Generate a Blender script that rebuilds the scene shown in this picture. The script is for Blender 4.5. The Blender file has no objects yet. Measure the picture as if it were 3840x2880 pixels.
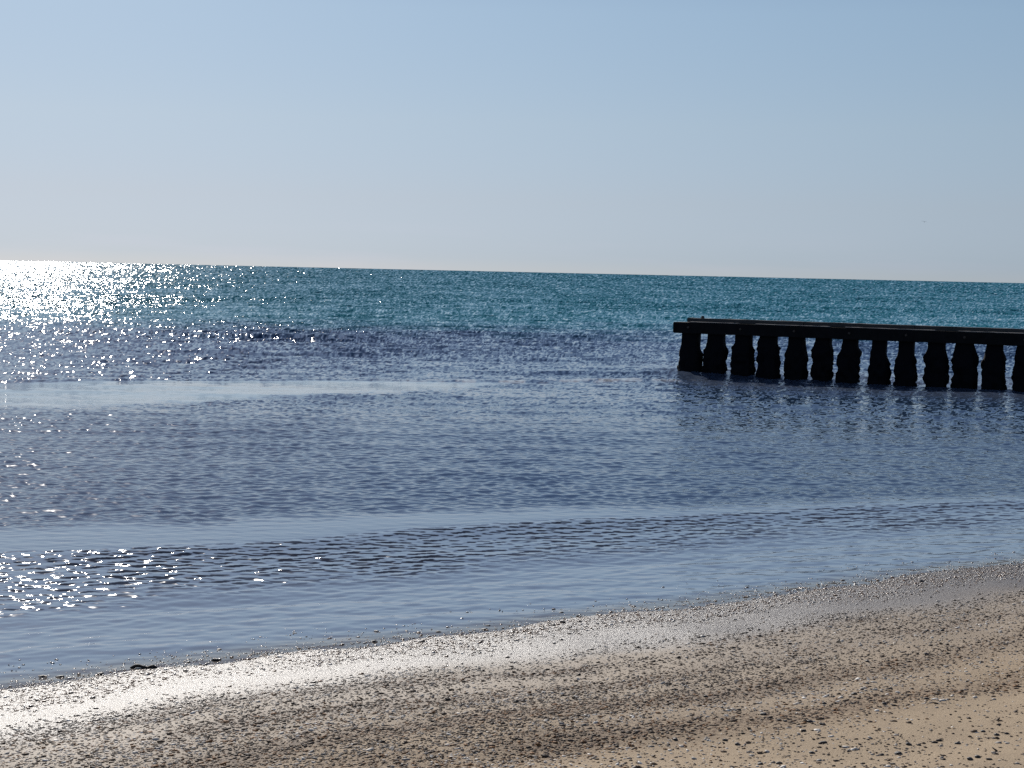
import bpy, bmesh, math, random
import numpy as np
from mathutils import Matrix, Vector

random.seed(7)
rng = np.random.default_rng(11)
scene = bpy.context.scene
COL = scene.collection

# ------------------------------------------------------------------ camera
CAM_H = 2.5
PITCH, ROLL = 3.955, 1.269
cam_data = bpy.data.cameras.new("camera")
cam_data.sensor_fit = 'HORIZONTAL'
cam_data.angle = math.radians(35.0)
cam_data.clip_start = 0.1
cam_data.clip_end = 60000.0
cam = bpy.data.objects.new("camera", cam_data)
COL.objects.link(cam)
cam.matrix_world = (Matrix.Translation((0, 0, CAM_H))
                    @ Matrix.Rotation(math.radians(90 - PITCH), 4, 'X')
                    @ Matrix.Rotation(math.radians(ROLL), 4, 'Z'))
scene.camera = cam

# ------------------------------------------------------------------ sky, sun, exposure
SUN_EL = math.radians(29.5)
SUN_AZ = math.radians(-19.5)          # measured from +Y towards +X (negative = left)
sun_dir = Vector((math.sin(SUN_AZ) * math.cos(SUN_EL),
                  math.cos(SUN_AZ) * math.cos(SUN_EL), math.sin(SUN_EL)))
world = bpy.data.worlds.new("World")
scene.world = world
world.use_nodes = True
wn = world.node_tree
wn.nodes.clear()
sky = wn.nodes.new("ShaderNodeTexSky")
sky.sky_type = 'NISHITA'
sky.sun_disc = False
sky.sun_elevation = SUN_EL
sky.sun_rotation = SUN_AZ
sky.altitude = 0
sky.air_density = 0.6
sky.dust_density = 0.1
sky.ozone_density = 4.0
# marine haze: the lowest few degrees of the sky are duller and greyer than clear air
wtc = wn.nodes.new("ShaderNodeTexCoord")
wsep = wn.nodes.new("ShaderNodeSeparateXYZ")
ramp = wn.nodes.new("ShaderNodeValToRGB")
cr = ramp.color_ramp
cr.elements[0].position = 0.0; cr.elements[0].color = (0.375, 0.38, 0.45, 1)
cr.elements[1].position = 0.40; cr.elements[1].color = (0.95, 0.82, 0.72, 1)
for p, c in ((0.009, (0.385, 0.385, 0.45)), (0.044, (0.58, 0.48, 0.445)), (0.09, (0.80, 0.635, 0.505)), (0.156, (0.99, 0.81, 0.61))):
    e = cr.elements.new(p); e.color = (*c, 1)
wmul = wn.nodes.new("ShaderNodeMix")
wmul.data_type = 'RGBA'
wmul.blend_type = 'MULTIPLY'
wmul.inputs[0].default_value = 1.0
bg = wn.nodes.new("ShaderNodeBackground")
bg.inputs[1].default_value = 0.125
wout = wn.nodes.new("ShaderNodeOutputWorld")
wn.links.new(wtc.outputs["Generated"], wsep.inputs[0])
wn.links.new(wsep.outputs[2], ramp.inputs[0])
wn.links.new(sky.outputs[0], wmul.inputs[6])
wn.links.new(ramp.outputs[0], wmul.inputs[7])
wmap = wn.nodes.new("ShaderNodeMapping")
wmap.inputs["Scale"].default_value = (7, 7, 70)
wnoi = wn.nodes.new("ShaderNodeTexNoise")
wnoi.inputs["Scale"].default_value = 1.0
wnoi.inputs["Detail"].default_value = 4
wfog = wn.nodes.new("ShaderNodeMapRange")          # faint low cloud, only in the last two degrees above the sea
wfog.inputs[1].default_value = 0.034; wfog.inputs[2].default_value = 0.004
wfog.inputs[3].default_value = 0.0; wfog.inputs[4].default_value = 1.0
wthr = wn.nodes.new("ShaderNodeMapRange")
wthr.inputs[1].default_value = 0.5; wthr.inputs[2].default_value = 0.72
wfm = wn.nodes.new("ShaderNodeMath"); wfm.operation = 'MULTIPLY'
wcl = wn.nodes.new("ShaderNodeMix"); wcl.data_type = 'RGBA'; wcl.blend_type = 'MULTIPLY'
wcl.inputs[7].default_value = (1.05, 1.02, 1.03, 1)
wn.links.new(wtc.outputs["Generated"], wmap.inputs[0]); wn.links.new(wmap.outputs[0], wnoi.inputs[0])
wn.links.new(wsep.outputs[2], wfog.inputs[0]); wn.links.new(wnoi.outputs[0], wthr.inputs[0])
wn.links.new(wfog.outputs[0], wfm.inputs[0]); wn.links.new(wthr.outputs[0], wfm.inputs[1])
wn.links.new(wfm.outputs[0], wcl.inputs[0]); wn.links.new(wmul.outputs[2], wcl.inputs[6])
wn.links.new(wcl.outputs[2], bg.inputs[0])
wn.links.new(bg.outputs[0], wout.inputs[0])

sun_data = bpy.data.lights.new("sun", 'SUN')
sun_data.energy = 4.5
sun_data.angle = math.radians(0.53)
sun_data.color = (1.0, 0.95, 0.88)
sun = bpy.data.objects.new("sun", sun_data)
COL.objects.link(sun)
sun.location = sun_dir * 50
sun.rotation_euler = sun_dir.to_track_quat('Z', 'Y').to_euler()

scene.view_settings.view_transform = 'Standard'
scene.view_settings.look = 'None'
scene.view_settings.exposure = 0.0
scene.view_settings.gamma = 1.0
scene.cycles.use_denoising = False
scene.cycles.max_bounces = 4


# ------------------------------------------------------------------ helpers
def tag(o, label=None, cat=None, group=None, kind=None):
    if label: o["label"] = label
    if cat: o["category"] = cat
    if group: o["group"] = group
    if kind: o["kind"] = kind
    return o


def mesh_from_arrays(name, verts, faces, smooth=True):
    """faces: (n,k) int array, all with k corners"""
    me = bpy.data.meshes.new(name)
    verts = np.asarray(verts, dtype=np.float32)
    faces = np.asarray(faces, dtype=np.int32)
    n, k = faces.shape
    me.vertices.add(len(verts))
    me.vertices.foreach_set("co", verts.ravel())
    me.loops.add(n * k)
    me.loops.foreach_set("vertex_index", faces.ravel())
    me.polygons.add(n)
    me.polygons.foreach_set("loop_start", np.arange(0, n * k, k, dtype=np.int32))
    me.polygons.foreach_set("loop_total", np.full(n, k, dtype=np.int32))
    me.polygons.foreach_set("use_smooth", np.full(n, smooth, dtype=bool))
    me.update(calc_edges=True)
    return me


def link_mesh(name, me, mat, parent=None):
    o = bpy.data.objects.new(name, me)
    COL.objects.link(o)
    if mat: me.materials.append(mat)
    if parent: o.parent = parent
    return o


def set_color(me, name, rgb):
    a = me.attributes.new(name, 'FLOAT_COLOR', 'POINT')
    buf = np.ones((len(me.vertices), 4), dtype=np.float32)
    buf[:, :3] = rgb
    a.data.foreach_set("color", buf.ravel())


def set_vec(me, name, v):
    a = me.attributes.new(name, 'FLOAT_VECTOR', 'POINT')
    a.data.foreach_set("vector", np.asarray(v, dtype=np.float32).ravel())


def set_float(me, name, v):
    a = me.attributes.new(name, 'FLOAT', 'POINT')
    a.data.foreach_set("value", np.asarray(v, dtype=np.float32).ravel())


def sstep(a, b, x):
    t = np.clip((x - a) / (b - a), 0, 1)
    return t * t * (3 - 2 * t)


def grid_faces(nr, nc):
    idx = np.arange(nr * nc, dtype=np.int32).reshape(nr, nc)
    return np.stack([idx[:-1, :-1], idx[:-1, 1:], idx[1:, 1:], idx[1:, :-1]], -1).reshape(-1, 4)


def value_noise(x, y, seed):
    """smooth 2-D value noise in 0..1"""
    xi = np.floor(x).astype(np.int64); yi = np.floor(y).astype(np.int64)
    fx = x - xi; fy = y - yi
    fx = fx * fx * (3 - 2 * fx); fy = fy * fy * (3 - 2 * fy)

    def h(a, b):
        n = (a * 374761393 + b * 668265263 + seed * 974634) & 0x7fffffff
        n = ((n ^ (n >> 13)) * 1274126177) & 0x7fffffff
        return ((n ^ (n >> 16)) & 0xffff) / 65535.0
    return ((h(xi, yi) * (1 - fx) + h(xi + 1, yi) * fx) * (1 - fy)
            + (h(xi, yi + 1) * (1 - fx) + h(xi + 1, yi + 1) * fx) * fy)


class Nodes:
    def __init__(self, name):
        self.m = bpy.data.materials.new(name)
        self.m.use_nodes = True
        self.t = self.m.node_tree
        self.b = self.t.nodes["Principled BSDF"]

    def new(self, typ, **kw):
        n = self.t.nodes.new(typ)
        for k, v in kw.items(): setattr(n, k, v)
        return n

    def link(self, a, b): self.t.links.new(a, b)

    def attr(self, name): return self.new("ShaderNodeAttribute", attribute_name=name)

    def noise(self, scale, detail=4, rough=0.6, vec=None):
        n = self.new("ShaderNodeTexNoise")
        n.inputs["Scale"].default_value = scale
        n.inputs["Detail"].default_value = detail
        n.inputs["Roughness"].default_value = rough
        if vec: self.link(vec, n.inputs["Vector"])
        return n

    def maprange(self, src, a, b, c, d):
        n = self.new("ShaderNodeMapRange")
        for i, v in zip((1, 2, 3, 4), (a, b, c, d)): n.inputs[i].default_value = v
        self.link(src, n.inputs[0])
        return n.outputs[0]

    def mix(self, fac, a, b, blend='MIX'):
        n = self.new("ShaderNodeMix", data_type='RGBA', blend_type=blend)
        for sock, v in ((n.inputs[0], fac), (n.inputs[6], a), (n.inputs[7], b)):
            if hasattr(v, "links"): self.link(v, sock)
            elif isinstance(v, (int, float)): sock.default_value = v
            else: sock.default_value = (*v, 1)
        return n.outputs[2]


# ------------------------------------------------------------------ shore frame (u along the shore, v out to sea)
ANG = math.radians(34.0)
CA, SA = math.cos(ANG), math.sin(ANG)


def to_uv(x, y): return x * CA + y * SA, -x * SA + y * CA


def to_xy(u, v): return u * CA - v * SA, u * SA + v * CA


def curve(pts):
    p = np.array(pts)
    U, V = to_uv(p[:, 0], p[:, 1])
    o = np.argsort(U); U, V = U[o], V[o]
    s0 = (V[1] - V[0]) / (U[1] - U[0]) * 0.3
    U = np.concatenate([[U[0] - 60], U, [U[-1] + 60]])
    V = np.concatenate([[V[0] - 6 * s0], V, [V[-1] + 2.0]])
    return lambda u: np.interp(u, U, V)


shore_c = curve([(-2.84, 8.99), (-2.19, 9.53), (-1.16, 10.19), (-0.29, 10.65), (0.5, 11.24), (1.38, 11.81), (2.57, 12.65), (3.46, 13.29), (4.46, 13.91)])
chop_hi = curve([(-4.31, 13.65), (-3.22, 14.02), (-2.23, 14.39), (-0.88, 15.35), (0.7, 16.21), (1.92, 16.7),
                 (3.52, 17.54), (5.88, 18.44)])
chop_lo = curve([(-3.67, 11.62), (-2.81, 12.22), (-1.98, 12.79), (-0.76, 13.33), (0.63, 14.52), (1.75, 15.17),
                 (3.21, 15.92), (5.43, 16.99)])
calm_hi = curve([(-4.77, 15.09), (-3.54, 15.4), (-2.27, 15.79), (-0.95, 16.53), (0.73, 16.95), (2.01, 17.48),
                 (3.63, 18.09), (5.94, 18.64)])
far_hi = lambda x: np.interp(x, [-30, -10.28, -7.86, -4.17, -0.06, 3.25, 12], [24, 32.5, 34.1, 35.9, 36.8, 38.7, 40])
far_lo = lambda x: np.interp(x, [-30, -8.95, -6.75, -4.49, -1.99, -0.06, 2.0, 12], [19, 28.3, 29.3, 31.05, 33.8, 36.3, 38.3, 40])


def sand_height(u, v):
    w = shore_c(u) - v                                 # metres inland of the waterline
    z = 0.09 + 0.055 * w + 0.035 * np.clip(w - 1.0, 0, None)
    z = np.where(w < 0, 0.09 + 0.062 * w, z)
    z = np.maximum(z, -2.5)
    z = np.where(w > 9, 0.09 + 0.055 * 9 + 0.035 * 8 + 0.03 * (w - 9), z)
    z = np.minimum(z, 2.6 + 0.0 * w)
    lump = (value_noise(u * 0.7, v * 1.1, 3) - 0.5) * 0.045 + (value_noise(u * 2.3, v * 3.1, 5) - 0.5) * 0.02
    z = z + lump * sstep(0.5, 2.0, w)
    z = z + (value_noise(u * 2.0, v * 2.0, 8) - 0.5) * 0.012 * sstep(-0.25, 0.2, w)
    return z


# ------------------------------------------------------------------ materials
def mat_water():
    n = Nodes("sea_water")
    c = n.attr("water_colour"); w = n.attr("wave_normal"); r = n.attr("water_rough")
    n.link(c.outputs["Color"], n.b.inputs["Base Color"])
    n.link(w.outputs["Vector"], n.b.inputs["Normal"])
    n.link(r.outputs["Fac"], n.b.inputs["Roughness"])
    n.b.inputs["IOR"].default_value = 1.333
    return n.m


def mat_sand():
    n = Nodes("beach_sand")
    tc = n.new("ShaderNodeTexCoord")
    wet = n.attr("wetness").outputs["Fac"]
    wrack = n.attr("wrack").outputs["Fac"]
    fine = n.noise(140, 3, 0.7, tc.outputs["Object"])
    mid = n.noise(9, 4, 0.6, tc.outputs["Object"])
    dry = n.mix(n.maprange(fine.outputs[0], 0.3, 0.7, 0, 1), (0.33, 0.245, 0.157), (0.565, 0.435, 0.29))
    dry = n.mix(n.maprange(mid.outputs[0], 0.35, 0.7, 0, 0.45), dry, (0.33, 0.245, 0.165))
    speck = n.noise(38, 3, 0.7, tc.outputs["Object"])
    wfac = n.new("ShaderNodeMath", operation='MULTIPLY')
    n.link(wrack, wfac.inputs[0]); n.link(n.maprange(speck.outputs[0], 0.42, 0.58, 0.15, 1.0), wfac.inputs[1])
    dry = n.mix(wfac.outputs[0], dry, (0.12, 0.070, 0.040))
    col = n.mix(wet, dry, (0.13, 0.10, 0.075))
    n.link(col, n.b.inputs["Base Color"])
    n.link(n.maprange(wet, 0, 1, 0.85, 0.385), n.b.inputs["Roughness"])
    n.link(n.maprange(wet, 0, 1, 0.25, 0.75), n.b.inputs["Specular IOR Level"])
    bump = n.new("ShaderNodeBump")
    bump.inputs["Strength"].default_value = 0.5
    bump.inputs["Distance"].default_value = 0.012
    shingle = n.attr("shingle").outputs["Fac"]
    grit = n.noise(75, 3, 0.65, tc.outputs["Object"])
    hmix = n.new("ShaderNodeMath", operation='MULTIPLY_ADD')
    n.link(grit.outputs[0], hmix.inputs[0]); dryness = n.maprange(wet, 0, 1, 1.0, 0.35)
    shm = n.new("ShaderNodeMath", operation='MULTIPLY')
    n.link(n.maprange(shingle, 0, 1, 0.15, 2.4), shm.inputs[0]); n.link(dryness, shm.inputs[1])
    n.link(shm.outputs[0], hmix.inputs[1]); n.link(fine.outputs[0], hmix.inputs[2])
    n.link(hmix.outputs[0], bump.inputs["Height"])
    n.link(bump.outputs[0], n.b.inputs["Normal"])
    return n.m


def mat_pebble():
    n = Nodes("pebble_stone")
    c = n.attr("stone_colour")
    wet = n.attr("wetness").outputs["Fac"]
    n.link(c.outputs["Color"], n.b.inputs["Base Color"])
    n.link(n.maprange(wet, 0, 1, 0.6, 0.28), n.b.inputs["Roughness"])
    n.link(n.maprange(wet, 0, 1, 0.10, 0.6), n.b.inputs["Specular IOR Level"])
    return n.m


def mat_plain(name, a, b, scale, rough, bump=0.3, dist=0.01, spec=0.5):
    n = Nodes(name)
    n.b.inputs["Specular IOR Level"].default_value = spec
    tc = n.new("ShaderNodeTexCoord")
    no = n.noise(scale, 5, 0.65, tc.outputs["Object"])
    n.link(n.mix(n.maprange(no.outputs[0], 0.3, 0.7, 0, 1), a, b), n.b.inputs["Base Color"])
    n.b.inputs["Roughness"].default_value = rough
    bp = n.new("ShaderNodeBump")
    bp.inputs["Strength"].default_value = bump
    bp.inputs["Distance"].default_value = dist
    n.link(no.outputs[0], bp.inputs["Height"])
    n.link(bp.outputs[0], n.b.inputs["Normal"])
    return n.m


M_WATER = mat_water()
M_SAND = mat_sand()
M_PEBBLE = mat_pebble()
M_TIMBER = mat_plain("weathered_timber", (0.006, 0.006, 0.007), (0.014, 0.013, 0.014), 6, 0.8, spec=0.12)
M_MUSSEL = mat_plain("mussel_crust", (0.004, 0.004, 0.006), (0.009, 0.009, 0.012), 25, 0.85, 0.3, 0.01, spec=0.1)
M_PLANK = mat_plain("wet_plank", (0.02, 0.018, 0.018), (0.05, 0.045, 0.042), 8, 0.55)
M_PALE = mat_plain("pale_lit_edge", (0.16, 0.145, 0.135), (0.30, 0.275, 0.26), 12, 0.7)
M_IRON = mat_plain("rusty_iron", (0.03, 0.02, 0.015), (0.08, 0.05, 0.035), 30, 0.6)
M_DRIFT = mat_plain("soaked_wood", (0.006, 0.005, 0.005), (0.02, 0.016, 0.013), 40, 0.6)
M_STONE_DARK = mat_plain("dark_stone", (0.025, 0.022, 0.022), (0.07, 0.06, 0.055), 60, 0.5)
M_SHELL = mat_plain("pale_shell", (0.55, 0.50, 0.44), (0.78, 0.74, 0.68), 50, 0.45)
M_BIRD = mat_plain("grey_plumage", (0.06, 0.065, 0.07), (0.14, 0.145, 0.15), 8, 0.8)


# ------------------------------------------------------------------ the beach
def build_sand():
    us = np.concatenate([np.linspace(-70, -12, 40), np.linspace(-12, 22, 600)[1:-1], np.linspace(22, 90, 50)])
    vs = np.concatenate([np.linspace(-60, -4, 50), np.linspace(-4, 13, 420)[1:-1], np.linspace(13, 60, 40)])
    U, V = np.meshgrid(us, vs)
    Z = sand_height(U, V)
    X, Y = to_xy(U, V)
    me = mesh_from_arrays("beach_sand", np.stack([X, Y, Z], -1).reshape(-1, 3), grid_faces(len(vs), len(us)))
    w = (shore_c(U) - V)
    n1 = value_noise(U * 1.2, V * 2.0, 21) - 0.5
    wet = 1 - sstep(0.7, 1.9, w + n1 * 0.4)
    wet = np.maximum(wet, 0.5 * (1 - sstep(1.2, 3.6, w + n1 * 0.5)))
    set_float(me, "wetness", wet.ravel())
    set_float(me, "shingle", pebble_density(U, V).ravel())
    set_float(me, "wrack", wrack_amount(U, V).ravel())
    o = link_mesh("beach", me, M_SAND)
    tag(o, kind="structure")


def wrack_amount(u, v):
    """brown strand lines of broken shell and weed, running along the shore"""
    w = shore_c(u) - v
    wob = (value_noise(u * 0.55, v * 0.2, 31) - 0.5) * 0.9 + (value_noise(u * 2.2, v * 0.7, 32) - 0.5) * 0.25
    out = np.zeros_like(w)
    for c, width, seed in ((1.3, 0.12, 41), (1.85, 0.16, 42), (2.5, 0.2, 43), (3.15, 0.24, 44), (4.0, 0.24, 45)):
        g = np.exp(-((w - c - wob * 0.55) / width) ** 2)
        g = g * sstep(0.22, 0.55, value_noise(u * 0.8, v * 0.8 + 9, seed)) * (1 - 0.75 * sstep(2, 9, u - 3 + w * 0.4))
        out = np.maximum(out, g)
    out = np.maximum(out, 0.8 * sstep(2.55, 2.85, w + wob * 0.25) * (1 - sstep(3.2, 3.7, w + wob * 0.3)) * (1 - sstep(2.8, 4.6, u)))
    return np.clip(out * 1.1, 0, 1)


# ------------------------------------------------------------------ the sea
def wave_set(n, lmin, lmax, dir_deg, spread, slope_rms, seed):
    r = np.random.default_rng(seed)
    lam = np.exp(r.uniform(np.log(lmin), np.log(lmax), n))
    th = np.radians(dir_deg + r.normal(0, spread, n))
    k = 2 * np.pi / lam
    slope = slope_rms * math.sqrt(2.0 / n)
    return [(k[i] * math.cos(th[i]), k[i] * math.sin(th[i]), slope / k[i], r.uniform(0, 6.28), lam[i]) for i in range(n)]


def build_sea():
    inner = np.linspace(-0.42, 0.42, 1180)
    ts = np.concatenate([np.linspace(-1.6, -0.42, 120)[:-1], inner, np.linspace(0.42, 1.6, 120)[1:]])
    ys = [5.0]
    while ys[-1] < 26000:
        d = ys[-1]
        px = d * d / CAM_H / 1624
        ys.append(d + max(0.022, min(px * 0.5, 0.05 + 0.012 * max(0, d - 25)) if d < 60 else px * 0.42))
    ys = np.array(ys)
    T, Y = np.meshgrid(ts.astype(np.float32), ys.astype(np.float32))
    X = T * Y
    DY = np.gradient(ys)[:, None].astype(np.float32) * np.ones_like(X)
    U, V = to_uv(X, Y)
    offs = V - shore_c(U)
    # zone masks ------------------------------------------------------
    jag = (value_noise(U * 1.3, V * 1.3, 61) - 0.5) * 0.7 + (value_noise(U * 4, V * 4, 62) - 0.5) * 0.3
    hi, lo, calm = chop_hi(U), chop_lo(U), calm_hi(U)
    near_hi = V > hi + jag * 0.25
    calm_m = sstep(-0.15, 0.1, V - hi + jag * 0.15) * (1 - sstep(-0.45, 0.55, V - calm + jag * 0.7))
    chop_m = (1 - sstep(-0.1, 0.15, V - hi + jag * 0.2)) * sstep(-0.7, 0.5, V - lo + jag * 0.9)
    swash_m = (1 - sstep(-0.7, 0.5, V - lo + jag * 0.9))
    fh, fl = far_hi(X), far_lo(X)
    j2 = (value_noise(X * 0.5, Y * 0.35, 63) - 0.5) * 2.2 + (value_noise(X * 1.7, Y * 0.8, 64) - 0.5) * 0.8
    far_m = (1 - sstep(-0.15, 0.15, Y - fh)) * sstep(-0.9, 0.9, Y - fl + j2) * sstep(-0.2, 1.2, fh - fl)
    far = sstep(16, 56, Y)                      # wind waves grow away from the shelter of the beach
    amp = (1 - 0.85 * calm_m) * (1 - 0.94 * far_m) * (1 - 0.88 * swash_m) * (1 - 0.85 * chop_m)
    gust = 0.7 + 0.6 * value_noise(X * 0.12, Y * 0.05, 65)
    patch = 0.62 + sstep(0.3, 0.62, value_noise(U * 2.0 + V, V * 3.0, 67)) * (0.25 + 0.4 * value_noise(U * 0.8, V * 0.8, 68))
    gust *= 0.75 + 0.5 * value_noise(X * 0.6, Y * 0.4, 66)
    amp = amp * gust * (1 + 1.1 * np.exp(-((Y - 38.5) / 3.5) ** 2) * sstep(2.5, 4.5, X))
    spark = np.exp(-((Y - np.interp(X, [-30, -14, -8, -2.4, 4, 20], [46, 44.4, 45.8, 41.5, 42, 44]) + j2 * 0.3) / 1.3) ** 2) * sstep(5, -1, X)
    still = (1 - 0.7 * chop_m) * (1 - 0.9 * swash_m) * (1 - 0.8 * calm_m) * (1 - 0.7 * far_m)
    # waves -----------------------------------------------------------
    H = np.zeros_like(X); SX = np.zeros_like(X); SY = np.zeros_like(X); SY2 = np.zeros_like(X)
    sets = [(wave_set(46, 0.075, 0.33, 264, 50, 1.0, 1), amp * (0.138 - 0.013 * far)),
            (wave_set(18, 0.5, 2.4, 267, 17, 1.0, 2), still * gust * (0.022 + 0.095 * far + 0.025 * sstep(50, 100, Y))),
            (wave_set(7, 5, 14, 268, 8, 1.0, 3), 0.024 * sstep(20, 45, Y)),
            (wave_set(14, 0.25, 1.0, 288, 9, 1.0, 4), 0.020 * swash_m),
            (wave_set(16, 0.10, 0.3, 280, 30, 1.0, 6), 0.034 * swash_m + 0.05 * spark)]
    r2 = np.random.default_rng(9)
    # where the mesh is coarser than the ripples, sample each cell at a random spot so that no regular pattern forms
    ci = np.arange(X.shape[1])[None, :] / 7.0 + np.zeros_like(X, dtype=np.float64)
    ri = np.arange(X.shape[0])[:, None] * 7.31 + np.zeros_like(ci)
    YE = (Y + (value_noise(ci, ri, 97) - 0.5) * 2.4 * DY * sstep(0.04, 0.10, DY)).astype(np.float32)
    # the churned band where the last small wave runs out: flat water broken by short steep faces
    CX = np.zeros_like(X); CY = np.zeros_like(X); CH = np.zeros_like(X)
    for kx, ky, A, ph, lam in wave_set(36, 0.085, 0.26, 285, 34, 1.0, 5):
        p = kx * X + ky * Y + ph
        s = np.sin(p)
        CX -= A * kx * s; CY -= A * ky * s; CH += A * np.cos(p)
    CY *= patch * 1.3
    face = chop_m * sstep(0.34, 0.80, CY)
    fade = 1.0 - 0.35 * sstep(9, 15, U)
    CYs = (0.30 * face + 0.022 * CY * chop_m) * fade
    CXs = (0.22 * CX * face + 0.035 * CX * chop_m) * fade
    for waves, a in sets:
        for kx, ky, A, ph, lam in waves:
            p = kx * X + ky * YE + ph
            c = np.cos(p); s = np.sin(p)
            SX -= a * A * kx * s
            SY -= a * A * ky * s
            e = r2.uniform(0, 6.28)
            SY2 -= a * A * ky * (s * math.cos(e) + c * math.sin(e))
            H += a * A * c * sstep(1.8, 4.0, lam / DY)
    # far out single facets are smaller than the mesh: their backs hide behind the crests, so the slopes that
    # stay in sight are the ones that lean towards the beach
    H += 0.05 * CH * chop_m * np.clip(patch, 0, 1)
    lean = (1.10 + 0.08 * sstep(50, 100, Y)) * np.sqrt(SY ** 2 + SY2 ** 2) - CAM_H / Y
    soft = 0.172 + 0.5 * far + 0.30 * np.exp(-((Y - 36.5) / 3.5) ** 2) * sstep(2, 4.5, X)     # small ripples near the beach stay low and rounded
    SY = soft * np.tanh(SY / soft)
    SY = SY * (1 - far) + lean * far + CYs
    SX = SX + CXs
    SX = SX * (1 + 0.5 * far)
    # the two low shore waves: a smooth back and a short steep front
    def roller(dist, height, back, front):
        b = np.where(dist > 0, np.exp(-(dist / back) ** 2), np.exp(-(dist / front) ** 2)) * height
        return b
    d1 = V - hi + jag * 0.1
    B = roller(d1, 0.022, 1.0, 0.40) * sstep(-0.5, 1, offs)
    d2 = (Y - fh)
    B = B + np.exp(-((d2 - 0.35) / 0.34) ** 2) * 0.034 * sstep(7, 0, X) * (0.5 + value_noise(X * 0.8, Y * 0, 77))
    H += B
    gy, gx = np.gradient(B)
    dX = np.gradient(X, axis=1)
    bx = gx / dX
    # dB/dy at constant x = dB/dy|t - t*dB/dx
    by = gy / DY - T * bx
    SX += bx; SY += by
    SY -= 0.016 * far_m
    H = H * sstep(0, 0.6, offs)                 # thin out to nothing at the water's edge
    film = np.clip(2.0 - offs, 0, 1.95)            # the swash is a thin film running back down the slope of the beach
    fk = sstep(0, 0.4, film) * (offs > 0.02)
    H = H + 0.045 * film * sstep(0, 0.4, film) + 0.004
    SX += 0.045 * SA * fk                       # d(film)/dx = +SA, d(film)/dy = -CA
    SY -= 0.045 * CA * fk
    # base colour of the water: teal over deep sand, grey blue where shallow and stirred up
    deep = sstep(58, 86, Y + j2 * 4 + X * -0.25)
    shallow = np.array([0.018, 0.050, 0.112]); teal = np.array([0.008, 0.185, 0.215])
    thin = np.array([0.18, 0.235, 0.315]); murk = np.array([0.050, 0.063, 0.092])
    dirt = (value_noise(X * 0.15, Y * 0.12, 71) * sstep(50, 30, Y))[..., None] * 0.6
    colr = shallow * (1 - deep[..., None]) + teal * deep[..., None]
    colr = colr * (1 - dirt) + murk * dirt
    pale = np.clip(swash_m * 0.9 + calm_m * 0.7 + far_m + chop_m * 0.85, 0, 1)[..., None]  # smooth bands paled: thin water, with the reflected sky put into its colour
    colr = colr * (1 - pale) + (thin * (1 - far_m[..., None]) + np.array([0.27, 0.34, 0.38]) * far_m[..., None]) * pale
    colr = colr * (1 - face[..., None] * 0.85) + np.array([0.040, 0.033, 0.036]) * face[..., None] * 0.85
    edge = sstep(0.5, 0.0, offs)[..., None]
    colr = colr * (1 - edge) + np.array([0.14, 0.12, 0.10]) * edge
    # froth: broken flecks along the spent wave beside the groyne and round the feet of its piles
    gl = 41.6 + (X - 4.32) * (38.05 - 41.6) / (12.02 - 4.32)
    fn = value_noise(X * 5, Y * 2.2, 95) * 0.6 + value_noise(X * 13, Y * 5, 96) * 0.4
    f1 = np.exp(-((Y - fh - 0.15) / 0.35) ** 2) * sstep(-4.5, -0.5, X) * sstep(4.8, 3.6, X)
    f2 = np.exp(-((Y - gl + 0.7) / 0.4) ** 2) * sstep(3.8, 4.4, X)
    foam = (np.clip(sstep(0.46, 0.60, fn) * f1 + 0 * f2, 0, 1))[..., None] * 0.9
    colr = colr * (1 - foam) + np.array([0.50, 0.48, 0.44]) * foam
    wash = (np.exp(-((Y - gl - 2.6) / 2.8) ** 2) * sstep(2.6, 4.4, X))[..., None]
    colr = colr * (1 - 0.75 * wash) + np.array([0.17, 0.20, 0.25]) * 0.75 * wash
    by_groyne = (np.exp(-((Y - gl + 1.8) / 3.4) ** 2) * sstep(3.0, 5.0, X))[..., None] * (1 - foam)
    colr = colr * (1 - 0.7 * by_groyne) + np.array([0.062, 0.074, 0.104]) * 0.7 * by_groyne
    rough = 0.16 * by_groyne[..., 0] + 0.07 + 0.03 * sstep(60, 600, Y)
    nrm = np.stack([-SX, -SY, np.ones_like(SX)], -1)
    nrm /= np.linalg.norm(nrm, axis=-1, keepdims=True)
    me = mesh_from_arrays("sea", np.stack([X, Y, H], -1).reshape(-1, 3), grid_faces(*X.shape))
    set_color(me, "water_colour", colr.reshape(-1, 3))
    set_vec(me, "wave_normal", nrm.reshape(-1, 3))
    set_float(me, "water_rough", rough.ravel())
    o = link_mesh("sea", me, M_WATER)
    tag(o, kind="structure")
    print("sea verts", X.shape)




build_sea()


# ------------------------------------------------------------------ the groyne
def box_bm(bm, x0, x1, y0, y1, z0, z1, bevel=0.012, seg_x=1, wob=0.0, r=random):
    """a plank along x with slightly uneven edges"""
    rows = []
    for i in range(seg_x + 1):
        x = x0 + (x1 - x0) * i / seg_x
        j = lambda: r.uniform(-wob, wob)
        rows.append([bm.verts.new((x, y0 + j(), z0 + j())), bm.verts.new((x, y1 + j(), z0 + j())),
                     bm.verts.new((x, y1 + j(), z1 + j())), bm.verts.new((x, y0 + j(), z1 + j()))])
    for a, b in zip(rows[:-1], rows[1:]):
        for k in range(4):
            bm.faces.new((a[k], b[k], b[(k + 1) % 4], a[(k + 1) % 4]))
    bm.faces.new(rows[0]); bm.faces.new(rows[-1][::-1])
    bmesh.ops.recalc_face_normals(bm, faces=bm.faces)
    if bevel:
        sharp = [e for e in bm.edges if len(e.link_faces) == 2 and e.calc_face_angle(0) > 0.9]
        bmesh.ops.bevel(bm, geom=sharp, offset=bevel, segments=2, affect='EDGES')


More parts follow.
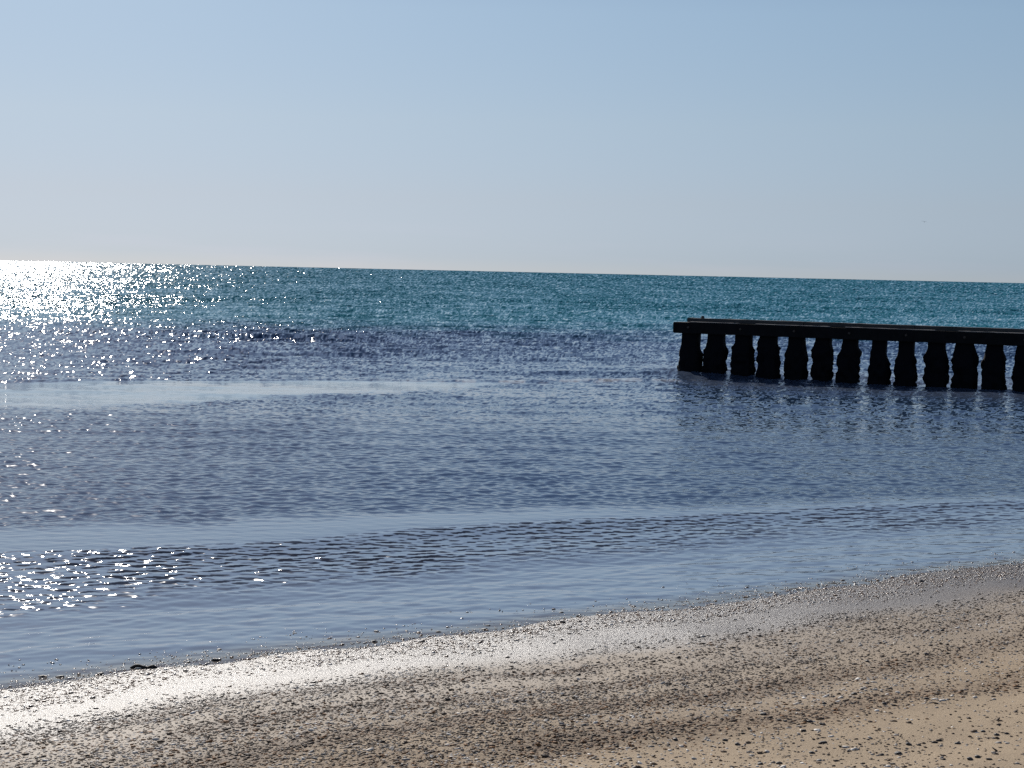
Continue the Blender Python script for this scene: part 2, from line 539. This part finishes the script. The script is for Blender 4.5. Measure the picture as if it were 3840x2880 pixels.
def bm_obj(name, bm, mat, parent=None, smooth=False):
    me = bpy.data.meshes.new(name)
    bm.to_mesh(me); bm.free()
    if smooth:
        for p in me.polygons: p.use_smooth = True
    return link_mesh(name, me, mat, parent)


def pile_mesh(seed):
    """timber pile, square-ish above, crusted with mussels below the tide mark"""
    r = np.random.default_rng(seed)
    nz, na = 46, 40
    zs = np.linspace(-1.4, 1.06, nz)
    a = np.linspace(0, 2 * np.pi, na, endpoint=False)
    A, Z = np.meshgrid(a, zs)
    sq = 0.188 * r.uniform(0.94, 1.08) / np.maximum(np.abs(np.cos(A)), np.abs(np.sin(A))) ** 0.75     # rounded square section
    s = int(r.integers(1, 9999))
    gs = r.uniform(-0.16, 0.10)
    grow = sstep(0.93 + gs, 0.55 + gs, Z + (value_noise(A * 1.3, Z * 2.0, s) - 0.5) * 0.3)
    lumps = 0.045 * np.round(1.6 * (value_noise(A * 1.4, Z * 4.2, s + 3) - 0.5)) + (value_noise(A * 2.2, Z * 6.5, s + 1) - 0.5) * r.uniform(0.06, 0.16) + (value_noise(A * 5, Z * 15, s + 2) - 0.5) * 0.085
    foot = sstep(0.35, -0.05, Z) * r.uniform(-0.01, 0.045)
    R = sq + grow * (0.066 + lumps) + foot
    R = R + (value_noise(A * 4, Z * 3, s + 5) - 0.5) * 0.012
    R = R * (1 + 0.05 * r.normal()) + 0.035 * r.normal() * np.cos(A) * grow * sstep(0.9, 0.1, Z)
    R = np.minimum(R, 0.335)
    lean = r.normal(0, 0.018, 2)
    X = R * np.cos(A) + lean[0] * (Z - 1)
    Y = R * np.sin(A) + lean[1] * (Z - 1)
    V = np.stack([X, Y, Z], -1).reshape(-1, 3)
    F = []
    for i in range(nz - 1):
        for j in range(na):
            F.append((i * na + j, i * na + (j + 1) % na, (i + 1) * na + (j + 1) % na, (i + 1) * na + j))
    return mesh_from_arrays("pile", V, np.array(F))


def build_groyne():
    root = bpy.data.objects.new("groyne", None)
    COL.objects.link(root)
    ax, ay, bx, by = 4.32, 41.6, 12.02, 38.05
    L = math.hypot(bx - ax, by - ay)
    root.location = (ax, ay, 0)
    root.rotation_euler = (0, 0, math.atan2(by - ay, bx - ax))
    tag(root, "dark timber groyne of mussel-crusted piles under a heavy beam, standing in the shallow sea", "groyne")
    pitch = 0.685
    n = 19
    for i in range(n):
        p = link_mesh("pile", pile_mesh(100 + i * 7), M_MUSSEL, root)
        p.location = (0.27 + i * pitch + random.uniform(-0.03, 0.03), 0, 0)
        p.rotation_euler = (0, 0, 0)
    X1 = n * pitch + 0.2
    bm = bmesh.new()
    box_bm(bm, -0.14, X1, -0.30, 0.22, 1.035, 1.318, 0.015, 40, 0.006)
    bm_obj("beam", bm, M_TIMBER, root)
    x = 0.16
    k = 0
    while x < X1 - 0.5:                                            # cap planks end to end along the back of the beam
        ln = random.uniform(2.6, 3.6)
        bm = bmesh.new()
        box_bm(bm, x, min(x + ln, X1), -0.08, 0.24, 1.321, 1.425, 0.008, 14, 0.005)
        bm_obj("cap_plank", bm, M_PLANK, root)
        x += ln + 0.012
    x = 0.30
    while x < X1 - 0.5:                                            # added pale strips: sunlit, worn top edge of the beam put into colour
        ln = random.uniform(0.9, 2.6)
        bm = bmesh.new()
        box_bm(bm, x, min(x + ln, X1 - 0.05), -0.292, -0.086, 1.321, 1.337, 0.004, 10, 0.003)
        bm_obj("pale_edge_strip", bm, M_PALE, root)
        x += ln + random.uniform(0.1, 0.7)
    for k in range(7):                                             # bolt heads in front of the beam
        bm = bmesh.new()
        bmesh.ops.create_cone(bm, cap_ends=True, segments=10, radius1=0.035, radius2=0.028, depth=0.03)
        bmesh.ops.rotate(bm, verts=bm.verts, matrix=Matrix.Rotation(math.radians(90), 3, 'X'))
        o = bm_obj("bolt", bm, M_IRON, root)
        o.location = (0.27 + k * 2 * pitch, -0.318, 1.19)
    bm = bmesh.new()                                               # small iron cleat standing near the seaward end
    bmesh.ops.create_cone(bm, cap_ends=True, segments=10, radius1=0.05, radius2=0.03, depth=0.06)
    bmesh.ops.translate(bm, verts=bm.verts, vec=(0, 0, 0.03))
    o = bm_obj("cleat", bm, M_IRON, root)
    o.location = (0.52, 0.08, 1.424)


build_groyne()


# ------------------------------------------------------------------ pebbles and broken shell
def ico(sub):
    bm = bmesh.new()
    bmesh.ops.create_icosphere(bm, subdivisions=sub, radius=1.0)
    v = np.array([x.co[:] for x in bm.verts]); f = np.array([[w.index for w in x.verts] for x in bm.faces])
    bm.free()
    return v, f


PALETTE = np.array([[0.060, 0.047, 0.040], [0.090, 0.066, 0.050], [0.045, 0.038, 0.036], [0.13, 0.09, 0.06],
                    [0.20, 0.14, 0.09], [0.30, 0.27, 0.24], [0.55, 0.50, 0.44], [0.70, 0.66, 0.60], [0.24, 0.12, 0.05]])
PW = np.array([0.11, 0.19, 0.05, 0.19, 0.12, 0.11, 0.11, 0.08, 0.04])


def pebble_density(u, v):
    w = shore_c(u) - v
    n = value_noise(u * 1.1, v * 1.6, 81)
    n2 = value_noise(u * 3.5, v * 4.5, 82)
    streak = value_noise(u * 0.45 + 3, w * 3.6 + value_noise(u * 0.9, v * 0.3, 84), 83)
    left = 1 - sstep(2.5, 8.0, u + w * 0.25 + (n - 0.5) * 2.5)
    d = 0.60 * sstep(-0.12, 0.08, w) * (1 - 0.93 * sstep(0.40, 0.75, w + (n - 0.5) * 0.4)) * (1 - sstep(0.9, 1.3, w))      # the wet edge
    bands = sstep(0.85, 1.2, w + (n - 0.5) * 0.4) * (1 - sstep(2.2, 3.8, w + (n - 0.5) * 1.0))
    d = d + bands * (0.34 + 0.5 * left) * (0.3 + 1.3 * streak)
    d = d + sstep(1.5, 2.7, w) * (0.055 * (0.3 + 2.2 * sstep(0.5, 0.8, n)) + 0.95 * left * (0.5 + 0.8 * streak))
    d = d + (0.03 * sstep(-1.0, -0.2, w) + 0.10 * sstep(-0.4, 0.0, w)) * (w < 0.1)
    d = d * (0.6 + 0.8 * n2) + 0.4 * wrack_amount(u, v)
    return np.clip(d, 0, 1)


def build_pebbles():
    r = np.random.default_rng(5)
    N = 1300000
    u = r.uniform(-4.5, 15.5, N)
    w = r.uniform(-0.8, 7.2, N)
    v = shore_c(u) - w
    keep = r.uniform(0, 1, N) < pebble_density(u, v) * 0.52
    u, v, w = u[keep], v[keep], w[keep]
    x, y = to_xy(u, v)
    ok = (np.abs(x) < 0.5 * y + 0.8) & (y > 4.6)
    u, v, w, x, y = u[ok], v[ok], w[ok], x[ok], y[ok]
    n = len(u)
    size = np.clip(np.exp(r.normal(np.log(0.0053), 0.42, n)), 0.0025, 0.018)
    base, f = ico(1)
    V = base[None] * (1 + r.normal(0, 0.10, (n, len(base), 1)))
    sx = r.uniform(0.8, 1.6, (n, 1)); sz = r.uniform(0.22, 0.55, (n, 1))
    V = V * np.stack([sx[:, 0], np.ones(n), sz[:, 0]], -1)[:, None, :] * size[:, None, None]
    a = r.uniform(0, 6.28, n); ca, sa = np.cos(a)[:, None], np.sin(a)[:, None]
    Vx = V[..., 0] * ca - V[..., 1] * sa; Vy = V[..., 0] * sa + V[..., 1] * ca
    tl = r.normal(0, 0.22, (n, 1))
    Vz = V[..., 2] + Vx * tl
    z = sand_height(u, v)
    z = np.where(w < 0, np.maximum(z, 0.094 + 0.045 * np.clip(w, -2, 0) - size * 0.15), z)
    P = np.stack([Vx + x[:, None], Vy + y[:, None], Vz + (z + size * sz[:, 0] * 0.15)[:, None]], -1)
    F = f[None] + (np.arange(n) * len(base))[:, None, None]
    me = mesh_from_arrays("pebbles", P.reshape(-1, 3), F.reshape(-1, 3))
    tone = value_noise(u * 0.5 + 7, w * 3.0, 91) * 0.6 + value_noise(u * 2.5, v * 4, 92) * 0.4 + r.normal(0, 0.16, n)
    order = np.argsort(np.argsort(tone + 0.9 * r.uniform(-0.5, 0.5, n))) / n
    order = order * 0.9 + 0.22 * (1 - sstep(1.5, 7.0, u + w * 0.25)) * r.uniform(0, 1, n) + 0.25 * (1 - sstep(0.5, 1.1, w)) + 0.09  # wet-edge pebbles shifted lighter: sun glints put into their colour
    ci = np.searchsorted(np.cumsum(PW / PW.sum()), order).clip(0, len(PALETTE) - 1)
    wr = wrack_amount(u, v) > r.uniform(0.25, 0.8, n)
    ci = np.where(wr, r.choice([1, 3, 1, 8], n), ci)
    c = PALETTE[ci] * r.uniform(0.75, 1.25, (n, 1))
    set_color(me, "stone_colour", np.repeat(c, len(base), 0))
    set_float(me, "wetness", np.repeat(1 - sstep(0.5, 1.6, w), len(base)))
    o = link_mesh("pebbles", me, M_PEBBLE)
    tag(o, "loose pebbles and broken shell strewn in bands along the beach", "pebbles", kind="stuff")
    print("pebbles", n)


build_sand()
build_pebbles()


# ------------------------------------------------------------------ single stones, shells, driftwood, bird
def ground_at(x, y):
    u, v = to_uv(x, y)
    return float(sand_height(np.array([u]), np.array([v]))[0])


def stone_mesh(seed):
    r = np.random.default_rng(seed)
    b, f = ico(3)
    d = sum(r.uniform(0.05, 0.16) * np.sin(b @ r.normal(0, 1.6, 3) + r.uniform(0, 6))[:, None] for _ in range(5))
    v = b * (1 + d) * np.array([1.25, 0.95, 0.62])
    return mesh_from_arrays("pebble", v, f)


def shell_mesh(seed):
    """half a ribbed bivalve lying hollow side down"""
    r = np.random.default_rng(seed)
    na, nr = 33, 9
    V, F = [], []
    for i in range(nr):
        s = (i + 0.02) / (nr - 1)
        for j in range(na):
            a = math.radians(-105 + 210 * j / (na - 1))
            rad = s * (1 + 0.05 * math.cos(j * math.pi))
            V.append((rad * math.sin(a) * 0.95, rad * math.cos(a) - 0.35, 0.62 * math.sqrt(max(0, 1 - (s * 0.96) ** 2)) * min(1, 0.35 + s * 2) + 0.02 * math.cos(j * math.pi) * s))
    for i in range(nr - 1):
        for j in range(na - 1):
            F.append((i * na + j, (i + 1) * na + j, (i + 1) * na + j + 1, i * na + j + 1))
    return mesh_from_arrays("shell", np.array(V), np.array(F))


def stone_at(me, x, y, s, label, group, mat, name="pebble", cat="pebble"):
    o = bpy.data.objects.new(name, me)
    COL.objects.link(o)
    if not me.materials: me.materials.append(mat)
    z = ground_at(x, y)
    u, v = to_uv(x, y)
    if v > shore_c(u): z = max(z, -s * 0.25)
    o.location = (x, y, z + s * 0.25)
    o.rotation_euler = (random.uniform(-.15, .15), random.uniform(-.15, .15), random.uniform(-0.5, 0.5))
    o.scale = (s, s, s)
    tag(o, label, cat, group)
    return o


STONES = [stone_mesh(300 + k) for k in range(6)]
SHELLS = [shell_mesh(400 + k) for k in range(2)]
WATERLINE_STONES = [(-1.156, 10.562, 0.0128), (-1.052, 10.746, 0.0141), (-0.871, 10.738, 0.0192), (-0.853, 10.367, 0.0172), (-0.549, 10.362, 0.0128), (-0.451, 10.702, 0.0159), (-0.136, 10.942, 0.0163), (0.320, 10.933, 0.0134), (0.386, 11.026, 0.0186), (0.501, 11.288, 0.0130), (0.920, 11.695, 0.0155), (0.395, 11.430, 0.0167), (-0.157, 10.805, 0.0159), (-1.808, 10.104, 0.0173), (-1.406, 10.666, 0.0186), (-1.776, 9.781, 0.0206), (-2.374, 9.378, 0.0146), (-2.694, 9.315, 0.0178), (-2.600, 9.312, 0.0183), (-2.507, 9.501, 0.0146), (2.097, 12.654, 0.0120), (4.745, 15.157, 0.0208), (2.687, 12.899, 0.0147), (3.302, 12.823, 0.0148)]
SAND_STONES = [(1.050, 8.349, 0.0152), (1.354, 8.595, 0.0131), (1.617, 8.093, 0.0123), (1.820, 8.347, 0.0144), (2.061, 8.299, 0.0092), (2.144, 8.130, 0.0139), (2.279, 8.405, 0.0116), (1.748, 8.051, 0.0096), (1.900, 7.992, 0.0136), (1.272, 7.853, 0.0155), (1.055, 7.759, 0.0105), (1.320, 7.680, 0.0134), (1.344, 7.644, 0.0111), (1.499, 7.549, 0.0142), (1.457, 7.610, 0.0141), (1.391, 7.426, 0.0105), (1.060, 7.243, 0.0148), (1.016, 7.334, 0.0136), (0.792, 7.365, 0.0138), (1.438, 7.205, 0.0147), (1.360, 7.040, 0.0120), (1.726, 6.984, 0.0143), (1.809, 7.137, 0.0151), (1.853, 7.127, 0.0097), (2.030, 6.832, 0.0149), (2.062, 6.788, 0.0118), (2.030, 7.141, 0.0124), (2.207, 7.362, 0.0100), (2.246, 7.288, 0.0139), (2.299, 7.309, 0.0110), (1.986, 6.793, 0.0151), (1.657, 6.805, 0.0109), (1.187, 6.865, 0.0129), (1.105, 6.870, 0.0118), (2.757, 9.289, 0.0133), (2.747, 9.148, 0.0104), (2.802, 9.119, 0.0103), (3.086, 9.922, 0.0142), (2.844, 10.466, 0.0143), (2.746, 10.484, 0.0130), (1.787, 10.107, 0.0154), (1.818, 9.565, 0.0104), (2.122, 9.392, 0.0150), (2.477, 8.975, 0.0102), (2.529, 9.633, 0.0158)]
SAND_SHELLS = [(1.382, 7.422, 0.0115), (2.152, 7.242, 0.0114), (1.783, 7.410, 0.0129), (2.435, 10.048, 0.0121), (2.210, 10.576, 0.0122), (2.398, 11.169, 0.0092), (2.087, 7.435, 0.0105), (1.579, 7.543, 0.0093), (1.435, 7.837, 0.0098), (2.579, 8.637, 0.0099)]
for k, (x, y, s) in enumerate(WATERLINE_STONES):
    stone_at(STONES[k % 6], x, y, s, "dark wet pebble lying where the smooth water meets the shingle edge",
             "dark pebbles along the waterline", M_STONE_DARK)
for k, (x, y, s) in enumerate(SAND_STONES):
    stone_at(STONES[(k * 5 + 1) % 6], x, y, s * 0.8, "dark pebble standing out on the pale tan sand of the beach",
             "dark pebbles on the tan sand", M_STONE_DARK)
for k, (x, y, s) in enumerate(SAND_SHELLS):
    stone_at(SHELLS[k % 2], x, y, s, "small white seashell lying among the pebbles on the beach",
             "white shells on the beach", M_SHELL, "seashell", "shell")


def build_driftwood():
    path = [(-0.10, 0.0, 0.004), (-0.05, 0.012, 0.030), (0.0, 0.0, 0.022), (0.045, -0.008, 0.012), (0.085, 0.01, 0.026), (0.125, 0.004, 0.006)]
    rad = [0.008, 0.022, 0.016, 0.013, 0.022, 0.007]
    me = bpy.data.meshes.new("driftwood")
    me.from_pydata(path, [(i, i + 1) for i in range(len(path) - 1)], [])
    o = bpy.data.objects.new("driftwood", me)
    COL.objects.link(o)
    me.materials.append(M_DRIFT)
    sk = o.modifiers.new("skin", 'SKIN')
    for i, rr in enumerate(rad): me.skin_vertices[0].data[i].radius = (rr, rr)
    me.skin_vertices[0].data[2].use_root = True
    sub = o.modifiers.new("sub", 'SUBSURF'); sub.levels = 2; sub.render_levels = 2
    o.location = (-2.17, 9.55, 0.088)
    o.scale = (0.72, 0.72, 0.6)
    o.rotation_euler = (0, 0, 0.05)
    tag(o, "short black piece of driftwood lying at the left end of the waterline", "driftwood")


def build_bird():
    """gull gliding far out over the sea"""
    bm = bmesh.new()
    rings = []
    prof = [(-0.22, 0.012, 0), (-0.15, 0.035, 0), (-0.05, 0.055, 0), (0.06, 0.06, 0), (0.14, 0.042, 0.008), (0.19, 0.036, 0.02), (0.225, 0.026, 0.02), (0.27, 0.006, 0.012)]
    for px, rr, pz in prof:
        rings.append([bm.verts.new((px, rr * math.cos(t * math.pi / 4), pz + rr * 0.9 * math.sin(t * math.pi / 4))) for t in range(8)])
    for a, b in zip(rings[:-1], rings[1:]):
        for k in range(8): bm.faces.new((a[k], a[(k + 1) % 8], b[(k + 1) % 8], b[k]))
    bm.faces.new(rings[0]); bm.faces.new(rings[-1])
    body_side = lambda i, s: rings[i][0 if s > 0 else 4]
    for s in (1, -1):
        spine = [(0.02, 0.02, 0.03, 0.09), (0.03, 0.18, 0.10, 0.08), (0.0, 0.36, 0.09, 0.06), (-0.08, 0.56, 0.05, 0.012)]
        pr = None
        for px, py, pz, ch in spine:
            q = [bm.verts.new((px + ch, s * py, pz)), bm.verts.new((px, s * py, pz + 0.012)), bm.verts.new((px - ch, s * py, pz)), bm.verts.new((px, s * py, pz - 0.006))]
            if pr:
                for k in range(4): bm.faces.new((pr[k], q[k], q[(k + 1) % 4], pr[(k + 1) % 4]))
            else: bm.faces.new(q)
            pr = q
        bm.faces.new(pr[::-1])
    t = [bm.verts.new(c) for c in ((-0.2, 0.012, 0.004), (-0.31, 0.05, 0.002), (-0.31, -0.05, 0.002), (-0.2, -0.012, 0.004),
                                   (-0.2, 0.012, -0.008), (-0.31, 0.05, -0.004), (-0.31, -0.05, -0.004), (-0.2, -0.012, -0.008))]
    for q in ((0, 1, 2, 3), (7, 6, 5, 4), (0, 4, 5, 1), (1, 5, 6, 2), (2, 6, 7, 3), (3, 7, 4, 0)): bm.faces.new([t[i] for i in q])
    bmesh.ops.recalc_face_normals(bm, faces=bm.faces)
    o = bm_obj("seabird", bm, M_BIRD, None, True)
    o.location = BIRD
    o.scale = (0.7, 0.7, 0.7)
    o.rotation_euler = (0.15, 0, math.radians(60))
    tag(o, "tiny grey seabird flying alone in the clear sky above the horizon", "bird")


BIRD = (55.6, 222.0, 10.5)
build_driftwood()
build_bird()
